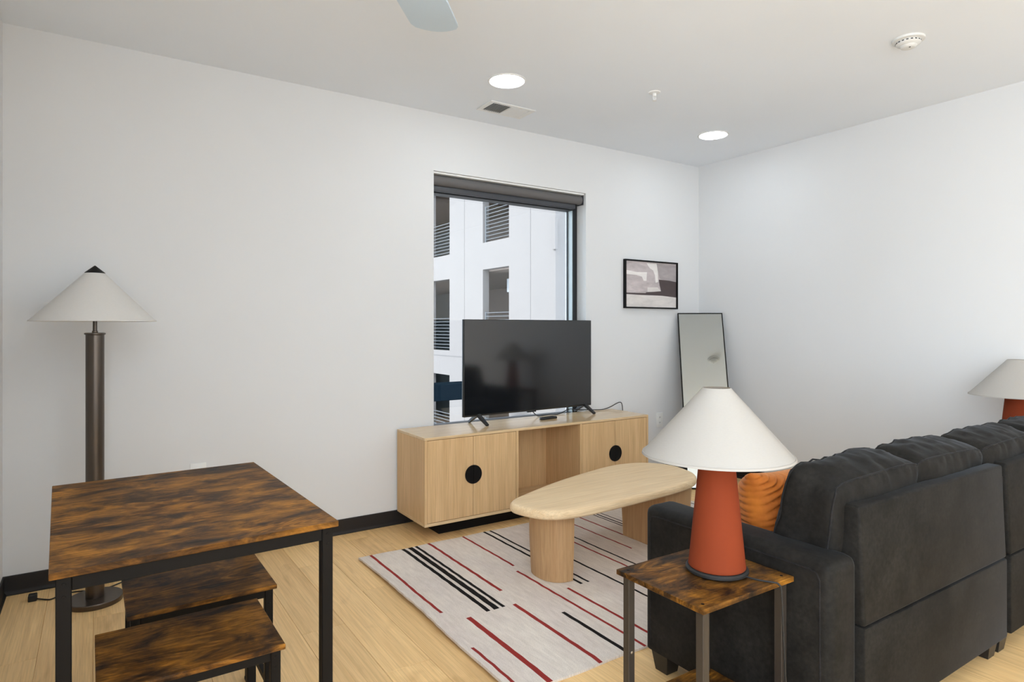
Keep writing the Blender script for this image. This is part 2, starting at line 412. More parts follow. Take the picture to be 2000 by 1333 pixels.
tag(link('power_cord', bm, 'black_rubber', None, 60), 'black power cord trailing over the back of the console top to the right', 'cord')
rm = thing('remote_control', 'small black remote control lying on the console top', 'remote', (-1.853, -.20, .622), 6)
bx('body', 'black_plastic', rm, (-.073, .073, -.020, .020, 0, .017), .006, 3)
bm = BM()
for i in range(7):
    for j in range(2): box(bm, -.055+i*.016, -.047+i*.016, -.010+j*.012, -.003+j*.012, .0168, .0184)
link('buttons', bm, 'black_rubber', rm)['kind'] = 'stuff'

# ---------------------------------------------------------------- rug
RX0, RX1, RY0, RY1, RT = -3.365, -.920, -2.036, -.478, .011
st = []                                        # x centre, y from (far), y to (near), width, colour
def sx(x, ya, yb, wd, c): st.append((x, ya, yb, wd, c))
mid = -1.43
for x, wd in ((-3.101,.021), (-3.058,.028), (-3.021,.017)): sx(x, RY1, mid, wd, 2)
sx(-3.295, RY1, -1.345, .017, 1); sx(-2.938, RY1, -1.28, .017, 1); sx(-2.711, RY1, -1.045, .014, 1)
sx(-2.559, RY1, mid, .016, 2); sx(-2.515, RY1, mid, .014, 2)
sx(-2.737, -1.112, RY0, .014, 1); sx(-3.207, -1.437, RY0, .024, 1); sx(-3.330, -1.683, RY0, .015, 1)
sx(-2.967, -1.434, RY0, .019, 1); sx(-2.649, -1.427, RY0, .015, 1); sx(-2.830, -1.623, RY0, .019, 2)
sx(-2.3925, -1.05, RY0+.25, .014, 2); sx(-2.2105, RY1, -1.39, .012, 1); sx(-2.1515, RY1, RY0, .012, 2)
sx(-2.3055, -1.427, RY0, .014, 1); sx(-1.998, RY1, -1.2, .011, 1); sx(-1.8725, RY1, RY0, .012, 1)
for x, wd in ((-1.756,.010), (-1.7275,.013), (-1.690,.009)): sx(x, RY1, mid, wd, 2)
sx(-1.55, mid, RY0, .014, 1); sx(-1.62, -1.0, RY0, .014, 2); sx(-1.40, RY1, -1.2, .014, 1); sx(-1.28, RY1, mid, .014, 2); sx(-1.24, RY1, mid, .014, 2)
sx(-1.0785, RY1, mid, .012, 1); sx(-.980, RY1, -1.3, .012, 2); sx(-1.15, mid, RY0, .014, 1)
xs = sorted({RX0, RX1} | {s[0]-s[3]/2 for s in st} | {s[0]+s[3]/2 for s in st} | {RX0+.12*i for i in range(1,20)})
ys = sorted({RY0, RY1} | {s[1] for s in st} | {s[2] for s in st} | {RY0+.05*i for i in range(1,31)})
def dedupe(a, e=1e-4):
    o = [a[0]]
    for v in a[1:]:
        if v - o[-1] > e: o.append(v)
    return o
xs, ys = dedupe(xs), dedupe(ys)
bm = BM()
def wav(x, y):                                   # slightly wandering woven edges
    t = max(0, 1-(x-RX0)/.25); 
    return Vector((x + t*.0018*math.sin(y*13)+.0012*math.sin(y*60+x*40), y + .0025*math.sin(x*19), 0))
V = {}
for i, x in enumerate(xs):
    for j, y in enumerate(ys):
        p = wav(x, y); p.z = RT + .0012*noise.noise(Vector((x*6,y*6,0)))
        e = min(x-RX0, RX1-x, y-RY0, RY1-y)
        if e < 1e-5: p.z -= .002
        tl = max(0, 1-(x-RX0)/.16); p.z += tl*tl*(.017+.005*math.sin(y*5+1))*min(1, (RY1-y)/.1+.3)
        V[i,j] = bm.verts.new(p)
for i in range(len(xs)-1):
    for j in range(len(ys)-1):
        f = bm.faces.new((V[i,j], V[i+1,j], V[i+1,j+1], V[i,j+1]))
        cx, cy = (xs[i]+xs[i+1])/2, (ys[j]+ys[j+1])/2
        for s in st:
            if abs(cx-s[0]) < s[3]/2 and s[2] <= cy <= s[1]: f.material_index = s[4]
edge = [V[i,0] for i in range(len(xs))] + [V[len(xs)-1,j] for j in range(1,len(ys))] + [V[i,len(ys)-1] for i in range(len(xs)-2,-1,-1)] + [V[0,j] for j in range(len(ys)-2,0,-1)]
L_ = {k: bm.verts.new((v.co.x, v.co.y, max(.0004, v.co.z-.0105))) for k, v in V.items()}
for i in range(len(xs)-1):
    for j in range(len(ys)-1): bm.faces.new((L_[i,j], L_[i,j+1], L_[i+1,j+1], L_[i+1,j]))
inv = {v: k for k, v in V.items()}; m = len(edge)
for i in range(m):
    A_, B_ = edge[i], edge[(i+1)%m]; bm.faces.new((A_, L_[inv[A_]], L_[inv[B_]], B_))
for f in bm.faces: f.smooth = True
rug = link('area_rug', bm, ['rug_beige','rug_red','rug_black'], None, 30)
tag(rug, 'beige woven rug with broken red and black stripes beneath the coffee table', 'rug')

# ---------------------------------------------------------------- coffee table
ct = thing('coffee_table', 'low light oak coffee table with a rounded asymmetric top standing on the rug', 'table', (-2.15, -1.15, RT)); co = (-2.15,-1.15,RT)
out = [(-2.835,-1.20),(-2.825,-1.30),(-2.775,-1.40),(-2.68,-1.455),(-2.52,-1.472),(-2.30,-1.460),(-2.05,-1.440),(-1.85,-1.418),(-1.67,-1.375),(-1.555,-1.29),(-1.495,-1.17),(-1.475,-1.05),(-1.51,-.94),(-1.60,-.855),(-1.72,-.818),(-1.86,-.822),(-2.05,-.865),(-2.25,-.920),(-2.45,-.988),(-2.64,-1.068),(-2.77,-1.130)]
m = len(out); O = []
for i in range(m):
    p0, p1, p2, p3 = (Vector(out[(i+k)%m]) for k in (-1,0,1,2))
    for k in range(6):
        u = k/6; O.append(.5*((2*p1)+(p2-p0)*u+(2*p0-5*p1+4*p2-p3)*u*u+(3*p1-p0-3*p2+p3)*u**3))
bm = BM(); cen = Vector((-2.12,-1.15)); rings = []
for ins, z in ((.030,.352),(.012,.354),(.003,.362),(0,.374),(.003,.388),(.010,.396),(.020,.3995),(.05,.400)):
    ring = []
    for i, p in enumerate(O):
        tg = (O[(i+1)%len(O)] - O[i-1]).normalized(); nrm = Vector((-tg.y, tg.x))
        if nrm.dot(cen-p) < 0: nrm = -nrm
        q = p + nrm*ins; ring.append(bm.verts.new((q.x, q.y, z)))
    rings.append(ring)
for A, B in zip(rings, rings[1:]):
    for i in range(len(A)): bm.faces.new((A[i], A[(i+1)%len(A)], B[(i+1)%len(A)], B[i]))
bm.faces.new(rings[0]); bm.faces.new(rings[-1])
link('tabletop', bm, 'coffee_oak', ct, 30, co)
def dleg(flatx, bulge, y0, y1, z0, z1, shrink):  # half-round leg: flat on the inner side, belly outward, narrowing to the floor
    bm = BM(); ra = []
    for z, s in ((z0, shrink), ((z0+z1)/2, (1+shrink)/2+.02), (z1, 1.0)):
        ring = []; yc, hy = (y0+y1)/2, (y1-y0)/2*s
        pts = []
        for i in range(25):
            a = -PI/2 + PI*i/24
            cs, sn = math.cos(a), math.sin(a)
            pts.append((flatx + bulge*s*abs(cs)**.8, yc + hy*math.copysign(abs(sn)**.9, sn)))
        ring = [bm.verts.new((px, py, z)) for px, py in pts]; ra.append(ring)
    for A, B in zip(ra, ra[1:]):
        for i in range(len(A)): bm.faces.new((A[i], A[(i+1)%len(A)], B[(i+1)%len(A)], B[i]))
    bm.faces.new(ra[0][::-1]); bm.faces.new(ra[-1])
    return bm
link('leg', dleg(-2.575, -.135, -1.390, -1.10, .0125, .3525, .92), 'coffee_leg', ct, 50, co)
link('leg', dleg(-1.880, .36, -1.345, -.985, .0125, .3525, .90), 'coffee_leg', ct, 50, co)

# ---------------------------------------------------------------- sofa
sf = thing('sofa', 'dark charcoal fabric sofa seen from behind with plump back cushions', 'sofa', (-1.62, -2.5, 0)); so = (-1.62,-2.5,0)
SF = 'sofa_fabric'
def arm(x0, x1):
    bm = BM(); box(bm, x0, x1, -2.856, -2.121, .074, .612)
    es = [e for e in bm.edges if any(v.co.z > .5 for v in e.verts)]
    bmesh.ops.bevel(bm, geom=es, offset=.034, segments=5, profile=.5, affect='EDGES')
    return link('arm', bm, SF, sf, 40, so)
a1 = arm(-2.830, -2.680); a2 = arm(-.560, -.415)
bm = BM(); tube(bm, [(-2.8305,-2.158,.10),(-2.8305,-2.156,.555),(-2.8305,-2.166,.575),(-2.8305,-2.19,.580),(-2.8305,-2.79,.580),(-2.8305,-2.812,.574),(-2.8305,-2.822,.555),(-2.8305,-2.824,.10)], .0022, 6, False)
link('seam', bm, 'sofa_piping', a1, None, so)
bx('base', SF, sf, (-2.680, -.560, -2.74, -2.135, .092, .285), .015, 2, so)
NP = [(-2.678, -1.637), (-1.600, -.562)]
for x0, x1 in NP:
    bm = BM()
    v = [bm.verts.new(p) for p in ((x0,-2.870,.396),(x1,-2.870,.396),(x1,-2.735,.396),(x0,-2.735,.396),(x0,-2.856,.752),(x1,-2.856,.752),(x1,-2.802,.752),(x0,-2.802,.752))]
    for f in ((3,2,1,0),(4,5,6,7),(0,1,5,4),(1,2,6,5),(2,3,7,6),(3,0,4,7)): bm.faces.new([v[i] for i in f])
    bmesh.ops.bevel(bm, geom=list(bm.edges), offset=.010, segments=3, profile=.5, affect='EDGES')
    link('back_panel', bm, SF, sf, 40, so)
    bx('lower_panel', SF, sf, (x0, x1, -2.872, -2.735, .090, .3935), .006, 2, so)
bx('spine', 'sofa_piping', sf, (-1.637, -1.600, -2.845, -2.74, .10, .70), 0, 1, so)
def tleg(x, y):
    bm = BM(); a = .042; b = .028
    A = [bm.verts.new((x+i*a, y+j*a, .095)) for i, j in ((-1,-1),(1,-1),(1,1),(-1,1))]; B = [bm.verts.new((x+i*b, y+j*b, 0)) for i, j in ((-1,-1),(1,-1),(1,1),(-1,1))]
    bm.faces.new(A); bm.faces.new(B[::-1])
    for i in range(4): bm.faces.new((A[i], A[(i+1)%4], B[(i+1)%4], B[i]))
    link('leg', bm, 'black_plastic', sf, None, so)
for x, y in ((-2.785,-2.195),(-2.785,-2.80),(-1.665,-2.80),(-1.57,-2.80),(-.46,-2.195),(-.46,-2.80)): tleg(x, y)
def cush_map(u, v, s, w, h, d, n, seed, bul, tap=.22):
    if seed > 10: tap = 0
    L = (abs(u)**n + abs(v)**n + abs(s)**n)**(1/n)
    u, v, s = u/L, v/L, s/L
    p = Vector((u*w/2, s*d/2*(1-tap*(v+1)/2), v*h/2))
    k = max(0, 1-u*u)*max(0, 1-v*v)
    p.y += math.copysign(1, s)*bul*k*min(1, abs(s)*1.2)
    p.z += bul*.55*(1-u*u)*(1-s*s)*(1 if v > 0 else -.3)*abs(v)
    p.x += .010*(1-v*v)*u
    q = Vector((p.x*5.0+seed*3.7, p.y*9, p.z*5.0+seed))
    wr = noise.noise(q)*.010
    q2 = Vector((p.x*17+seed*1.3+p.z*7, p.y*8, p.z*6-p.x*5))
    e = max(abs(u), abs(v))
    wr += (1-abs(noise.noise(q2)))**3*.011*(e**3) - .004
    nn = Vector((u/w, s/d, v/h)).normalized()
    return p + nn*wr
def cushion(w, h, d, seed, n=10, bul=.03, res=26):
    bm = BM(); V = {}
    def vert(u, v, s):
        key = (round(u,4), round(v,4), round(s,4))
        if key not in V: V[key] = bm.verts.new(cush_map(u, v, s, w, h, d, n, seed, bul))
        return V[key]
    N = res; K = [-1+2*i/N for i in range(N+1)]
    for ax in range(3):
        for sg in (-1, 1):
            for i in range(N):
                for j in range(N):
                    q = []
                    for a, b in ((i,j),(i+1,j),(i+1,j+1),(i,j+1)):
                        c = [0,0,0]; c[ax] = sg; c[(ax+1)%3] = K[a]; c[(ax+2)%3] = K[b]; q.append(vert(*c))
                    if sg < 0: q = q[::-1]
                    bm.faces.new(q)
    return bm
def piping(w, h, d, seed, s, n=10, bul=.03):
    pts = []; N = 16
    for i in range(N): pts.append((-1+2*i/N, 1))
    for i in range(N): pts.append((1, 1-2*i/N))
    for i in range(N): pts.append((1-2*i/N, -1))
    for i in range(N): pts.append((-1, -1+2*i/N))
    bm = BM(); tube(bm, [cush_map(u, v, s, w, h, d, n, seed, bul)*1.002 for u, v in pts], .0030, 6, False, True); return bm
CB = (-2.703, -2.195, -1.665, -1.125, -.580)
for i in range(4):
    x0, x1 = CB[i], CB[i+1]; x = (x0+x1)/2; CW = x1-x0+.012
    bm = cushion(CW, .415, .225, i+1)
    tr = Matrix.Translation((x, -2.690+.006*(i%2), .629)) @ Matrix.Rotation(R(11), 4, 'X') @ Matrix.Rotation(R((-1.5,1.2,-1,1)[i]), 4, 'Y')
    # keep the cushions clear of the arms
    bmesh.ops.transform(bm, matrix=tr, verts=bm.verts)
    c = link('back_cushion', bm, SF, sf, 0, so)
    for s in (-.86, .86):
        b2 = piping(CW, .415, .225, i+1, s); bmesh.ops.transform(b2, matrix=tr, verts=b2.verts); link('piping', b2, 'sofa_piping', c, 0, so)
for i in range(3):
    bm = cushion(.708, .62, .19, 11+i, 9, .012, 18)
    bmesh.ops.transform(bm, matrix=Matrix.Translation((-2.68+.7067*(i+.5), -2.425, .368)) @ Matrix.Rotation(R(90), 4, 'X'), verts=bm.verts)
    link('seat_cushion', bm, SF, sf, 0, so)

# ---------------------------------------------------------------- throw pillow
bm = BM(); N = 96; V = {}
def pil(u, v, sd):
    a = (1-abs(u)**2.6)**.55 * (1-abs(v)**2.6)**.55 if abs(u) < 1 and abs(v) < 1 else 0
    pin = 1 - .055*(1-abs(v))*abs(u)**4*0
    x, z = u*.215*(1-.07*(1-u*u)*0 - .06*(abs(v)<1)*(1-v*v)*(-1)*0), v*.150
    x *= 1 - .05*(1-v*v); z *= 1 - .05*(1-u*u)
    ph = (v*1.0 - u*1.0)*42 + 5.5*noise.noise(Vector((u*1.3+4, v*1.3, sd))) + 1.6*noise.noise(Vector((u*4, v*4, sd+9)))
    rip = (abs(math.sin(ph/2)))**.7*.030 * min(1, a*1.6+.15)
    return Vector((x, sd*(.105*a + rip), z))
for sd in (-1, 1):
    for i in range(N+1):
        for j in range(N+1):
            u, v = -1+2*i/N, -1+2*j/N
            if sd == 1 and (i in (0,N) or j in (0,N)): V[i,j,1] = V[i,j,-1]
            else: V[i,j,sd] = bm.verts.new(pil(u, v, sd))
    for i in range(N):
        for j in range(N):
            q = [V[i,j,sd], V[i+1,j,sd], V[i+1,j+1,sd], V[i,j+1,sd]]
            try: bm.faces.new(q)
            except ValueError: pass
tp = link('throw_pillow', bm, 'pillow_velvet', None, 0)
tp.location = (-2.445, -2.455, .606); tp.rotation_euler = (R(-12), R(5), R(8))
tag(tp, 'rust orange throw pillow with wavy pleats at the arm end of the sofa', 'pillow')

# ---------------------------------------------------------------- side tables
def leg_tube(bm, x, y, z0, z1, a=.0125): return box(bm, x-a, x+a, y-a, y+a, z0, z1, .0015, 1)
sa, sb = .200, .165
s1 = thing('side_table', 'small rustic brown side table with black legs carrying the nearer lamp', 'table', (-3.051, -2.590, 0), 0, 'side tables at the sofa ends')
tp_ = link('tabletop', box(BM(), -sa, sa, -sb, sb, .535, .550, .0012, 1), 'rustic_dark', s1)
for i in (-1, 1):
    for j in (-1, 1):
        L = link('leg', leg_tube(BM(), i*(sa-.028), j*(sb-.026), 0, .5345), 'dark_metal_leg', s1)
        bm = BM(); lathe(bm, [(0,.5512),(.0045,.5510),(.0045,.5498),(0,.5498)], 12, (i*(sa-.026), j*(sb-.024))); link('screw', bm, 'black_metal', tp_)
        if i < 0:
            b = BM(); lathe(b, [(0,.0016),(.0040,.0012),(.0046,0),(0,0)], 14); bmesh.ops.rotate(b, verts=b.verts, matrix=Matrix.Rotation(R(90),3,'X')); bmesh.ops.translate(b, verts=b.verts, vec=(i*(sa-.028), j*(sb-.026)-.0125, .305)); 
            k = link('bolt', b, 'steel', L); k['label'] = 'bright steel bolt head'
link('shelf', box(BM(), -sa+.004, sa-.004, -sb+.004, sb-.004, .130, .145, .0012, 1), 'rustic_dark', s1)
for j in (-1, 1): link('rail', box(BM(), -sa+.041, sa-.041, j*(sb-.026)-.008, j*(sb-.026)+.008, .112, .1295), 'dark_metal_leg', s1)

# ---------------------------------------------------------------- table lamps
l1 = thing('table_lamp', 'terracotta table lamp with a cream cone shade on the nearer side table', 'lamp', (-3.004, -2.600, .5513), 0, 'terracotta table lamps')
link('base', lathe(BM(), [(0,0),(.086,0),(.0915,.004),(.0915,.010),(.087,.0145),(.070,.0155),(0,.0155)], 56), 'black_rubber', l1, 40)
link('body', lathe(BM(), [(0,.0155),(.0825,.0155),(.0838,.018),(.0825,.024),(.046,.395),(.044,.40),(0,.40)], 64), 'terracotta', l1, 40)
link('stem', lathe(BM(), [(0,.400),(.008,.400),(.008,.470),(.016,.472),(.016,.520),(0,.520)], 20), 'steel', l1, 40)
def cone_shade(r0, z0, r1, z1, th=.0018):
    return lathe(BM(), [(r0,z0),(r1,z1),(r1-th,z1),(r0-th*1.4,z0),(r0,z0)], 72)
sh = link('shade', cone_shade(.221, .350, .041, .552), 'cream_linen', l1, 40)
bm = BM(); lathe(bm, [(.2195,.3485),(.2225,.3485),(.2205,.3545),(.2180,.3545),(.2195,.3485)], 72); link('hem', bm, 'cream_linen', sh, 40)
bm = BM()                                       # seam overlap of the shade, and the wire spider that holds it
a = R(-64); ca, sa_ = math.cos(a), math.sin(a); b2 = a + R(.7)
v = [bm.verts.new(p) for p in ((.2222*ca,.2222*sa_,.351),(.2222*math.cos(b2),.2222*math.sin(b2),.351),(.0422*math.cos(b2),.0422*math.sin(b2),.5515),(.0422*ca,.0422*sa_,.5515))]
bm.faces.new(v); bmesh.ops.solidify(bm, geom=list(bm.faces), thickness=.0006)
plain('seam_tan', (.50,.44,.38), .9); link('seam', bm, 'seam_tan', sh)
bm = BM()
for k in range(3):
    a = R(20+120*k); tube(bm, [(0,0,.520),(.039*math.cos(a), .039*math.sin(a), .545)], .0014, 6, False)
link('spider', bm, 'steel', l1)
crd = BM(); tube(crd, [(.02,-.086,.005),(.030,-.115,.0035),(.045,-.140,.003),(.056,-.158,.003),(.062,-.166,-.001),(.066,-.172,-.02),(.070,-.174,-.12),(.078,-.176,-.26),(.088,-.178,-.42),(.092,-.182,-.545)], .0028)
cd = link('cord', crd, 'black_rubber', l1, 60)
l2 = copy_tree(l1); l2.location = (-.250, -2.450, .5513); l2['label'] = 'terracotta table lamp with a cream cone shade beyond the far end of the sofa'
for ch in list(l2.children):
    if ch.name.startswith('cord'): bpy.data.objects.remove(ch)
s2 = copy_tree(s1); s2.location = (-.208, -2.450, 0); s2['label'] = 'small rustic side table beyond the sofa under the farther lamp'

# ---------------------------------------------------------------- floor lamp
FX, FY = -4.578, -.313
fp = thing('floor_lamp', 'tall bronze floor lamp with a wide white cone shade in the left corner', 'lamp', (FX, FY, 0))
link('base', lathe(BM(), [(0,0),(.113,0),(.114,.003),(.114,.021),(.1115,.0245),(0,.0255)], 72), 'gunmetal', fp, 30)
link('pole', lathe(BM(), [(0,.0255),(.0375,.0255),(.0375,1.249),(.0385,1.250),(.043,1.253),(.043,1.258),(.0385,1.260),(0,1.260)], 48), 'gunmetal', fp, 30)
link('neck', lathe(BM(), [(0,1.260),(.012,1.260),(.012,1.268),(.009,1.270),(.009,1.36),(.016,1.362),(.016,1.42),(0,1.42)], 24), 'gunmetal', fp, 30)
sh2 = link('shade', cone_shade(.251, 1.314, .040, 1.539), 'white_linen', fp, 40)
link('hem', lathe(BM(), [(.249,1.3125),(.2525,1.3125),(.2505,1.3185),(.2475,1.3185),(.249,1.3125)], 72), 'white_linen', sh2, 40)
link('finial', lathe(BM(), [(0,1.575),(.006,1.571),(.041,1.541),(.0405,1.538),(0,1.538)], 40), 'black_metal', fp, 40)
bm = BM()
for k in range(3):
    a = R(20+120*k); tube(bm, [(0,0,1.415),(.036*math.cos(a), .036*math.sin(a), 1.534)], .0016, 6, False)
link('spider', bm, 'steel', fp)
bm = BM(); tube(bm, [(-.02,.112,.012),(-.05,.16,.005),(-.12,.175,.004),(-.17,.135,.004),(-.195,.145,.004),(-.235,.175,.007)], .0032)
cdx = link('cord', bm, 'black_rubber', fp, 60)
bx('switch', 'black_rubber', cdx, (-.262, -.228, .155, .20, .0, .028), .004, 2)
bm = BM(); tube(bm, [(.03,.110,.012),(.07,.15,.005),(.13,.19,.004),(.17,.16,.005),(.21,.19,.004),(.26,.235,.005),(.34,.255,.005),(.42,.25,.005)], .0032); link('cord', bm, 'black_rubber', fp, 60)

# ---------------------------------------------------------------- dining table and benches
def frame_table(name, label, cat, loc, rz, w, d, h, tt, leg, inset, rail, group=None, seatname='tabletop', low=None):
    T = thing(name, label, cat, loc, rz, group)
    top = link(seatname, box(BM(), -w/2, w/2, -d/2, d/2, h-tt, h, .0015, 1), 'rustic_board', T)
    lx, ly = w/2-inset-leg/2, d/2-inset-leg/2; a = leg/2
    for i in (-1, 1):
        for j in (-1, 1):
            L = link('leg', box(BM(), i*lx-a, i*lx+a, j*ly-a, j*ly+a, .004, h-tt-.0005, .002, 1), 'black_metal', T)
            link('foot_cap', box(BM(), i*lx-a-.001, i*lx+a+.001, j*ly-a-.001, j*ly+a+.001, 0, .010), 'black_rubber', L)
            for q in (.012, .040):
                b = BM(); lathe(b, [(0,.0012),(.0038,.0010),(.0042,0),(0,0)], 12); bmesh.ops.rotate(b, verts=b.verts, matrix=Matrix.Rotation(R(90),3,'X'))
                bmesh.ops.translate(b, verts=b.verts, vec=(i*lx, j*ly-a, h-tt-q-.006)); link('bolt', b, 'black_metal', L)
    for j in (-1, 1): link('rail', box(BM(), -lx+a, lx-a, j*ly-a+.003, j*ly+a-.003, h-tt-.001-rail, h-tt-.001, .001, 1), 'black_metal', T)
    for i in (-1, 1): link('rail', box(BM(), i*lx-a+.003, i*lx+a-.003, -ly+a, ly-a, h-tt-.001-rail, h-tt-.001, .001, 1), 'black_metal', T)
    if low:
        for i in (-1, 1): link('stretcher', box(BM(), i*lx-a+.005, i*lx+a-.005, -ly+a, ly-a, low, low+.02), 'black_metal', T)
    return T
dt = frame_table('dining_table', 'rustic brown dining table with black metal legs in front of the floor lamp', 'table', (-4.353, -1.675, 0), 2.4, .648, .935, .750, .016, .030, .012, .034)
bA = frame_table('bench', 'dark rustic bench pushed in farthest beneath the dining table', 'bench', (-4.291, -1.552, 0), 0.6, .418, .340, .450, .014, .025, .010, .026, 'benches under the dining table', 'seat', .12)
bB = copy_tree(bA); bB.location = (-4.364, -1.966, 0); bB['label'] = 'dark rustic bench pulled out nearest the viewer at the dining table'

# ---------------------------------------------------------------- framed print, mirror, outlets
px0, px1, pz0, pz1 = -.934, -.306, 1.443, 1.850
pf = thing('framed_print', 'black framed abstract grey and white print hung beside the window', 'picture', (-.62, 0, 1.443)); po = (-.62,0,1.443)
fw, fd = .012, .030
for b in ((px0, px0+fw, pz0, pz1), (px1-fw, px1, pz0, pz1), (px0+fw, px1-fw, pz0, pz0+fw), (px0+fw, px1-fw, pz1-fw, pz1)):
    bx('frame_side', 'black_metal', pf, (b[0], b[1], -fd, -.001, b[2], b[3]), .001, 1, po)
bm = BM(); aw, ah = px1-px0-2*fw, pz1-pz0-2*fw
def poly(pts, y, mi):
    f = bm.faces.new([bm.verts.new((px0+fw+u*aw, y, pz1-fw-v*ah)) for u, v in pts]); f.material_index = mi
box(bm, px0+fw, px1-fw, -.016, -.010, pz0+fw, pz1-fw)
poly([(0,.73),(.3,.735),(.7,.735),(1,.765),(1,1),(0,1)], -.0163, 2)
poly([(0,.695),(.38,.69),(.4,.67),(.55,.655),(.69,.635),(.66,.5),(.645,.375),(.75,.38),(.85,.385),(1,.41),(1,.765),(.7,.735),(.3,.735),(0,.725)], -.0166, 1)
poly([(.60,.02),(1,.05),(1,.41),(.85,.385),(.75,.38),(.66,.35),(.63,.2)], -.0166, 3)
poly([(.40,.025),(.60,.02),(.625,.2),(.63,.43),(.58,.45),(.565,.28),(.53,.18),(.46,.13)], -.0169, 4)
poly([(0,.20),(.2,.235),(.41,.225),(.40,.42),(.345,.42),(.31,.33),(.2,.30),(0,.29)], -.0168, 4)
poly([(.42,.56),(.62,.55),(.685,.63),(.55,.65),(.42,.66)], -.0168, 2)
link('print', bm, ['print_mid','print_dark','print_light','print_grey','print_white'], pf, None, po)

MT, MBt = Vector((-.170,-.152,1.405)), Vector((-.517,-.566,.004))
mr = thing('floor_mirror', 'tall thin black framed mirror leaning in the corner of the room', 'mirror', MBt[:])
ex = Vector((.767,-.642,0)).normalized(); ez = (MT-MBt).normalized(); ey = ez.cross(ex).normalized(); Lm = (MT-MBt).length; W2 = .19
rot = Matrix((ex, ey, ez)).transposed()
def mir(name, mat, b, bev=0):
    bm = box(BM(), *b, bev, 1); bmesh.ops.rotate(bm, verts=bm.verts, matrix=rot); return link(name, bm, mat, mr)
fr_ = .008
mir('frame_side', 'black_metal', (-W2, -W2+fr_, -.012, .010, 0, Lm), .001); mir('frame_side', 'black_metal', (W2-fr_, W2, -.012, .010, 0, Lm), .001)
mir('frame_side', 'black_metal', (-W2+fr_, W2-fr_, -.012, .010, 0, fr_), .001); mir('frame_side', 'black_metal', (-W2+fr_, W2-fr_, -.012, .010, Lm-fr_, Lm), .001)
mir('backing', 'black_plastic', (-W2+fr_, W2-fr_, -.002, .006, fr_, Lm-fr_))
mir('glass', 'mirror_silver', (-W2+fr_, W2-fr_, -.008, -.002, fr_, Lm-fr_))

def outlet(label, x, z):
    T = thing('wall_outlet', label, 'outlet', (x, 0, z), 0, 'white wall outlets')
    link('cover_plate', box(BM(), -.040, .040, -.006, 0, -.062, .062, .002, 2), 'white_plastic', T, 40)
    for s in (-1, 1):
        r = link('receptacle', box(BM(), -.017, .017, -.0085, -.0055, s*.022-.0155, s*.022+.0155, .001, 1), 'white_plastic', T)
        for q in (-.006, .006): link('slot', box(BM(), q-.0013, q+.0013, -.0088, -.008, s*.022-.006, s*.022+.006), 'dark_slot', r)
    return T
outlet('white wall outlet low on the wall between console and mirror', -.510, .484)
outlet('white wall outlet half hidden behind the dining table edge', -4.105, .475)

# ---------------------------------------------------------------- ceiling fittings
def ceil_light(label, x, y):
    T = thing('recessed_light', label, 'ceiling light', (x, y, H), 0, 'recessed ceiling lights')
    link('trim_ring', lathe(BM(), [(.098,-.0015),(.104,-.006),(.112,-.004),(.113,0),(.098,0),(.098,-.0015)], 64), 'white_metal', T, 40)
    link('lens', lathe(BM(), [(0,-.0045),(.06,-.0043),(.098,-.002),(.098,0),(0,0)], 64), 'led_lens', T, 40)
ceil_light('round glowing ceiling light above the vent, nearer of the two', -2.551, -.730)
ceil_light('round glowing ceiling light near the room corner, farther of the two', -.676, -.706)
vt = thing('ceiling_vent', 'white ceiling air vent beside the nearer ceiling light', 'vent', (-2.288, -.315, H)); 
vw, vd = .176, .098
for b in ((-vw, vw, -vd, -vd+.026), (-vw, vw, vd-.026, vd), (-vw, -vw+.034, -vd+.026, vd-.026), (vw-.034, vw, -vd+.026, vd-.026)):
    link('frame_side', box(BM(), *b, -.007, 0, .002, 1), 'white_metal', vt, 40)
link('duct', box(BM(), -vw+.034, vw-.034, -vd+.026, vd-.026, -.0008, 0), 'duct_dark', vt)
link('mullion', box(BM(), -.006, .006, -vd+.026, vd-.026, -.008, -.001), 'white_metal', vt)
for i in range(9):
    for s in (-1, 1):
        x = s*(.012 + i*.0145)
        bm = box(BM(), -.0007, .0007, -vd+.026, vd-.026, -.0065, .0065)
        bmesh.ops.rotate(bm, verts=bm.verts, matrix=Matrix.Rotation(R(52*-s),3,'Y')); bmesh.ops.translate(bm, verts=bm.verts, vec=(x,0,-.0055))
        link('slat', bm, 'slat_shade' if s < 0 else 'white_metal', vt)  # greyer slats on one half carry the shade in their colour
sd = thing('smoke_detector', 'round white smoke detector on the ceiling', 'smoke detector', (-1.150, -2.295, H))
link('base', lathe(BM(), [(0,-.014),(.062,-.014),(.072,-.010),(.073,0),(0,0)], 56), 'smoke_white', sd, 40)
link('chamber', lathe(BM(), [(0,-.046),(.026,-.046),(.034,-.042),(.038,-.034),(.052,-.028),(.056,-.022),(.055,-.014),(0,-.014)], 56), 'smoke_white', sd, 40)
bm = BM()
for k in range(18):
    a = 2*PI*k/18; b = box(BM(), .0, .002, -.005, .005, -.032, -.0285) if False else None
    box(bm, .0545, .0562, -.005, .005, -.0215, -.0165); bmesh.ops.rotate(bm, verts=bm.verts, matrix=Matrix.Rotation(2*PI/18,3,'Z'))
link('vent_slot', bm, 'dark_slot', sd)
link('indicator', lathe(BM(), [(0,-.048),(.004,-.0475),(.005,-.045),(0,-.045)], 16, (-.012,-.012)), 'dark_slot', sd)
sp = thing('fire_sprinkler', 'small white fire sprinkler head hanging from the ceiling', 'sprinkler', (-1.690, -1.080, H))
link('escutcheon', lathe(BM(), [(0,-.010),(.014,-.009),(.034,-.005),(.037,-.001),(.037,0),(0,0)], 40), 'white_metal', sp, 40)
link('body', lathe(BM(), [(0,-.026),(.010,-.026),(.012,-.022),(.012,-.009),(0,-.009)], 20), 'white_metal', sp, 40)
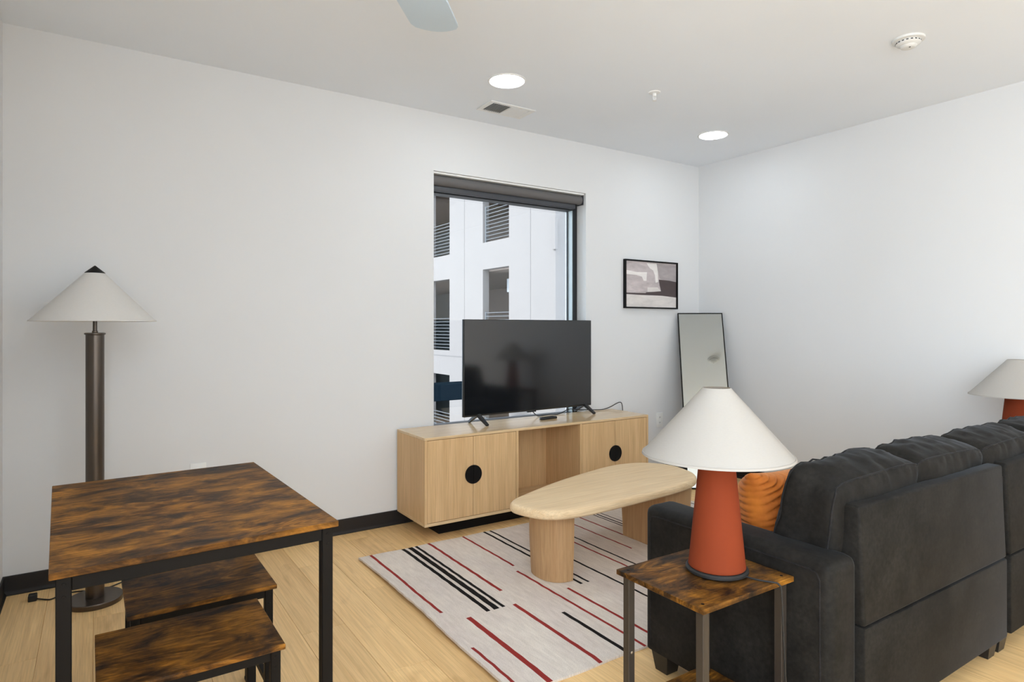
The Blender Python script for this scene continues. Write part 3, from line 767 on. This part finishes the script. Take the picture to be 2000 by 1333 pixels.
bm = BM()
for s in (-1, 1): tube(bm, [(s*.010,0,-.024),(s*.013,0,-.036),(s*.009,0,-.047),(0,0,-.052)], .0022, 6)
tube(bm, [(0,0,-.026),(0,0,-.052)], .0018, 6, False)
link('arms', bm, 'white_metal', sp, 60)
link('deflector', lathe(BM(), [(0,-.054),(.014,-.0535),(.015,-.0525),(0,-.052)], 20), 'white_metal', sp, 40)

fan = thing('ceiling_fan', 'pale grey ceiling fan, one blade tip showing at the top edge', 'fan', (-3.95, -2.25, H))
link('canopy', lathe(BM(), [(0,-.05),(.025,-.05),(.06,-.02),(.065,0),(0,0)], 40), 'fan_white', fan, 40)
link('downrod', lathe(BM(), [(0,-.27),(.012,-.27),(.012,-.05),(0,-.05)], 20), 'fan_white', fan, 40)
link('motor', lathe(BM(), [(0,-.40),(.06,-.398),(.095,-.375),(.10,-.30),(.08,-.27),(0,-.265)], 48), 'fan_white', fan, 40)
link('added_light_bowl', lathe(BM(), [(0,-.455),(.04,-.452),(.08,-.436),(.105,-.410),(.108,-.400),(.095,-.3985),(0,-.3985)], 40), 'fill_bowl_glow', fan, 40)  # glowing bowl added under the unseen motor to brighten floor and table
for k in range(3):
    a = R(49.5 + 120*k)
    bm = BM(); nb = 24; A = []; B = []
    top, bot = [], []
    for i in range(nb+1):
        t_ = i/nb; r = .08 + .575*t_; hw = .055 + .038*min(1, t_*1.5)
        cut = 0
        if t_ > .95: hw = hw - .012*((t_-.95)/.05)**2
        for lst, dz in ((top, .004), (bot, -.004)):
            row = []
            for q in range(9):
                s = -1 + q/4
                rr = r + (.028*(1-s*s) + .016*s)*t_ if i == nb else r + (.028*(1-s*s)+.016*s)*t_
                row.append(bm.verts.new((rr, s*hw, -.345 + dz + s*hw*.20)))
            lst.append(row)
    for lst in (top, bot):
        for i in range(nb):
            for q in range(8): bm.faces.new((lst[i][q], lst[i+1][q], lst[i+1][q+1], lst[i][q+1]))
    for i in range(nb):
        for q in (0, 8): bm.faces.new((top[i][q], top[i+1][q], bot[i+1][q], bot[i][q]))
    for q in range(8):
        for i in (0, nb): bm.faces.new((top[i][q], top[i][q+1], bot[i][q+1], bot[i][q]))
    bmesh.ops.rotate(bm, verts=bm.verts, matrix=Matrix.Rotation(a,3,'Z'))
    link('blade', bm, 'fan_white', fan, 40)

# ---------------------------------------------------------------- outside: the car park building and the canopy
XF = 4.81; GZ = -7.0
gb = thing('parking_garage', 'white stucco parking garage with railed openings outside the window', 'building', (XF, 12, GZ)); go = (XF, 12, GZ)
YC, YE, ZT = 8.459, 44.0, 13.0
cols = [(10.552, 11.947, 3.735), (14.024, 15.42, 3.597), (17.5, 18.9, 3.5), (20.5, 21.9, 3.4)]
FHt, OH = 3.07, 2.29
ycur = YC
segs = []
for y0, y1, zb in cols:
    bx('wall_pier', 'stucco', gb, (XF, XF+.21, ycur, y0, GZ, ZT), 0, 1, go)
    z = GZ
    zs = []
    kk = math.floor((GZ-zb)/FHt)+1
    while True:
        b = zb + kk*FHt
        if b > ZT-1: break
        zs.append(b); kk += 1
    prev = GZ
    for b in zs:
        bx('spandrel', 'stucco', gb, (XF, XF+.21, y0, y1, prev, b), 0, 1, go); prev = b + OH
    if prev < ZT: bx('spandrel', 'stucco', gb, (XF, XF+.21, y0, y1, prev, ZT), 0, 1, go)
    if y0 < 16:
        for b in zs:
            if b < -4 or b > 5: continue
            rl = BM()
            for yy in (y0+.05, y1-.05): box(rl, XF+.06, XF+.10, yy-.02, yy+.02, b, b+1.06)
            Rl = link('railing', rl, 'rail_grey', gb, None, go)
            for q in range(10):
                o_ = link('bar', box(BM(), XF+.065, XF+.09, y0+.01, y1-.01, b+.08+q*.105, b+.096+q*.105), 'rail_grey', Rl, None, go)
            bx('light_box', 'box_grey', gb, (XF+.9, XF+1.1, y1-.75, y1+.1, b+OH-.62, b+OH-.22), 0, 1, go)
    ycur = y1
bx('wall_pier', 'stucco', gb, (XF, XF+.21, ycur, YE, GZ, ZT), 0, 1, go)
bx('end_wall', 'stucco', gb, (XF+.21, XF+14, YC, YC+.2, GZ, ZT), 0, 1, go)
bx('rear_wall', 'concrete', gb, (XF+5, XF+5.2, YC+.2, 20.5, GZ, ZT), 0, 1, go)
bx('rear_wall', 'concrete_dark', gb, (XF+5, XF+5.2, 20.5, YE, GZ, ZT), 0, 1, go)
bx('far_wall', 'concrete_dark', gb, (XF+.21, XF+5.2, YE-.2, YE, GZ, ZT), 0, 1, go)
for kk in range(-3, 4):
    zz = 3.66 + kk*FHt - .45
    if GZ < zz < ZT-.5: bx('deck', 'concrete', gb, (XF+.21, XF+5, YC+.2, YE-.2, zz-.30, zz), 0, 1, go)
bx('roof', 'concrete', gb, (XF, XF+14, YC, YE, ZT, ZT+.3), 0, 1, go)
for yy in (9.53, 13.05): bx('joint', 'joint_grey', gb, (XF-.004, XF, yy-.014, yy+.014, GZ, ZT), 0, 1, go)
bx('joint', 'joint_grey', gb, (XF-.004, XF, YC, YE, .345, .375), 0, 1, go)
bx('corner_cap', 'stucco', gb, (XF-.05, XF+.03, YC-.05, YC+.06, 3.19, 3.95), .004, 1, go)
cn = thing('street_canopy', 'dark steel canopy beam crossing in front of the white garage', 'canopy', (0, 9.5, -.47)); 
bx('beam', 'canopy_dark', cn, (-6, XF-.01, 9.5, 9.75, -.467, -.076), .01, 1, (0,9.5,-.47))
bx('soffit', 'canopy_dark', cn, (-6, XF-.01, 9.75, 10.3, -.20, -.10), 0, 1, (0,9.5,-.47))
for xx in (-5.8, -.5): bx('post', 'canopy_dark', cn, (xx, xx+.2, 9.55, 9.75, GZ, -.46), 0, 1, (0,9.5,-.47))
struct(bx('ground', 'asphalt', None, (-40, 40, .3, 60, GZ-.2, GZ)))
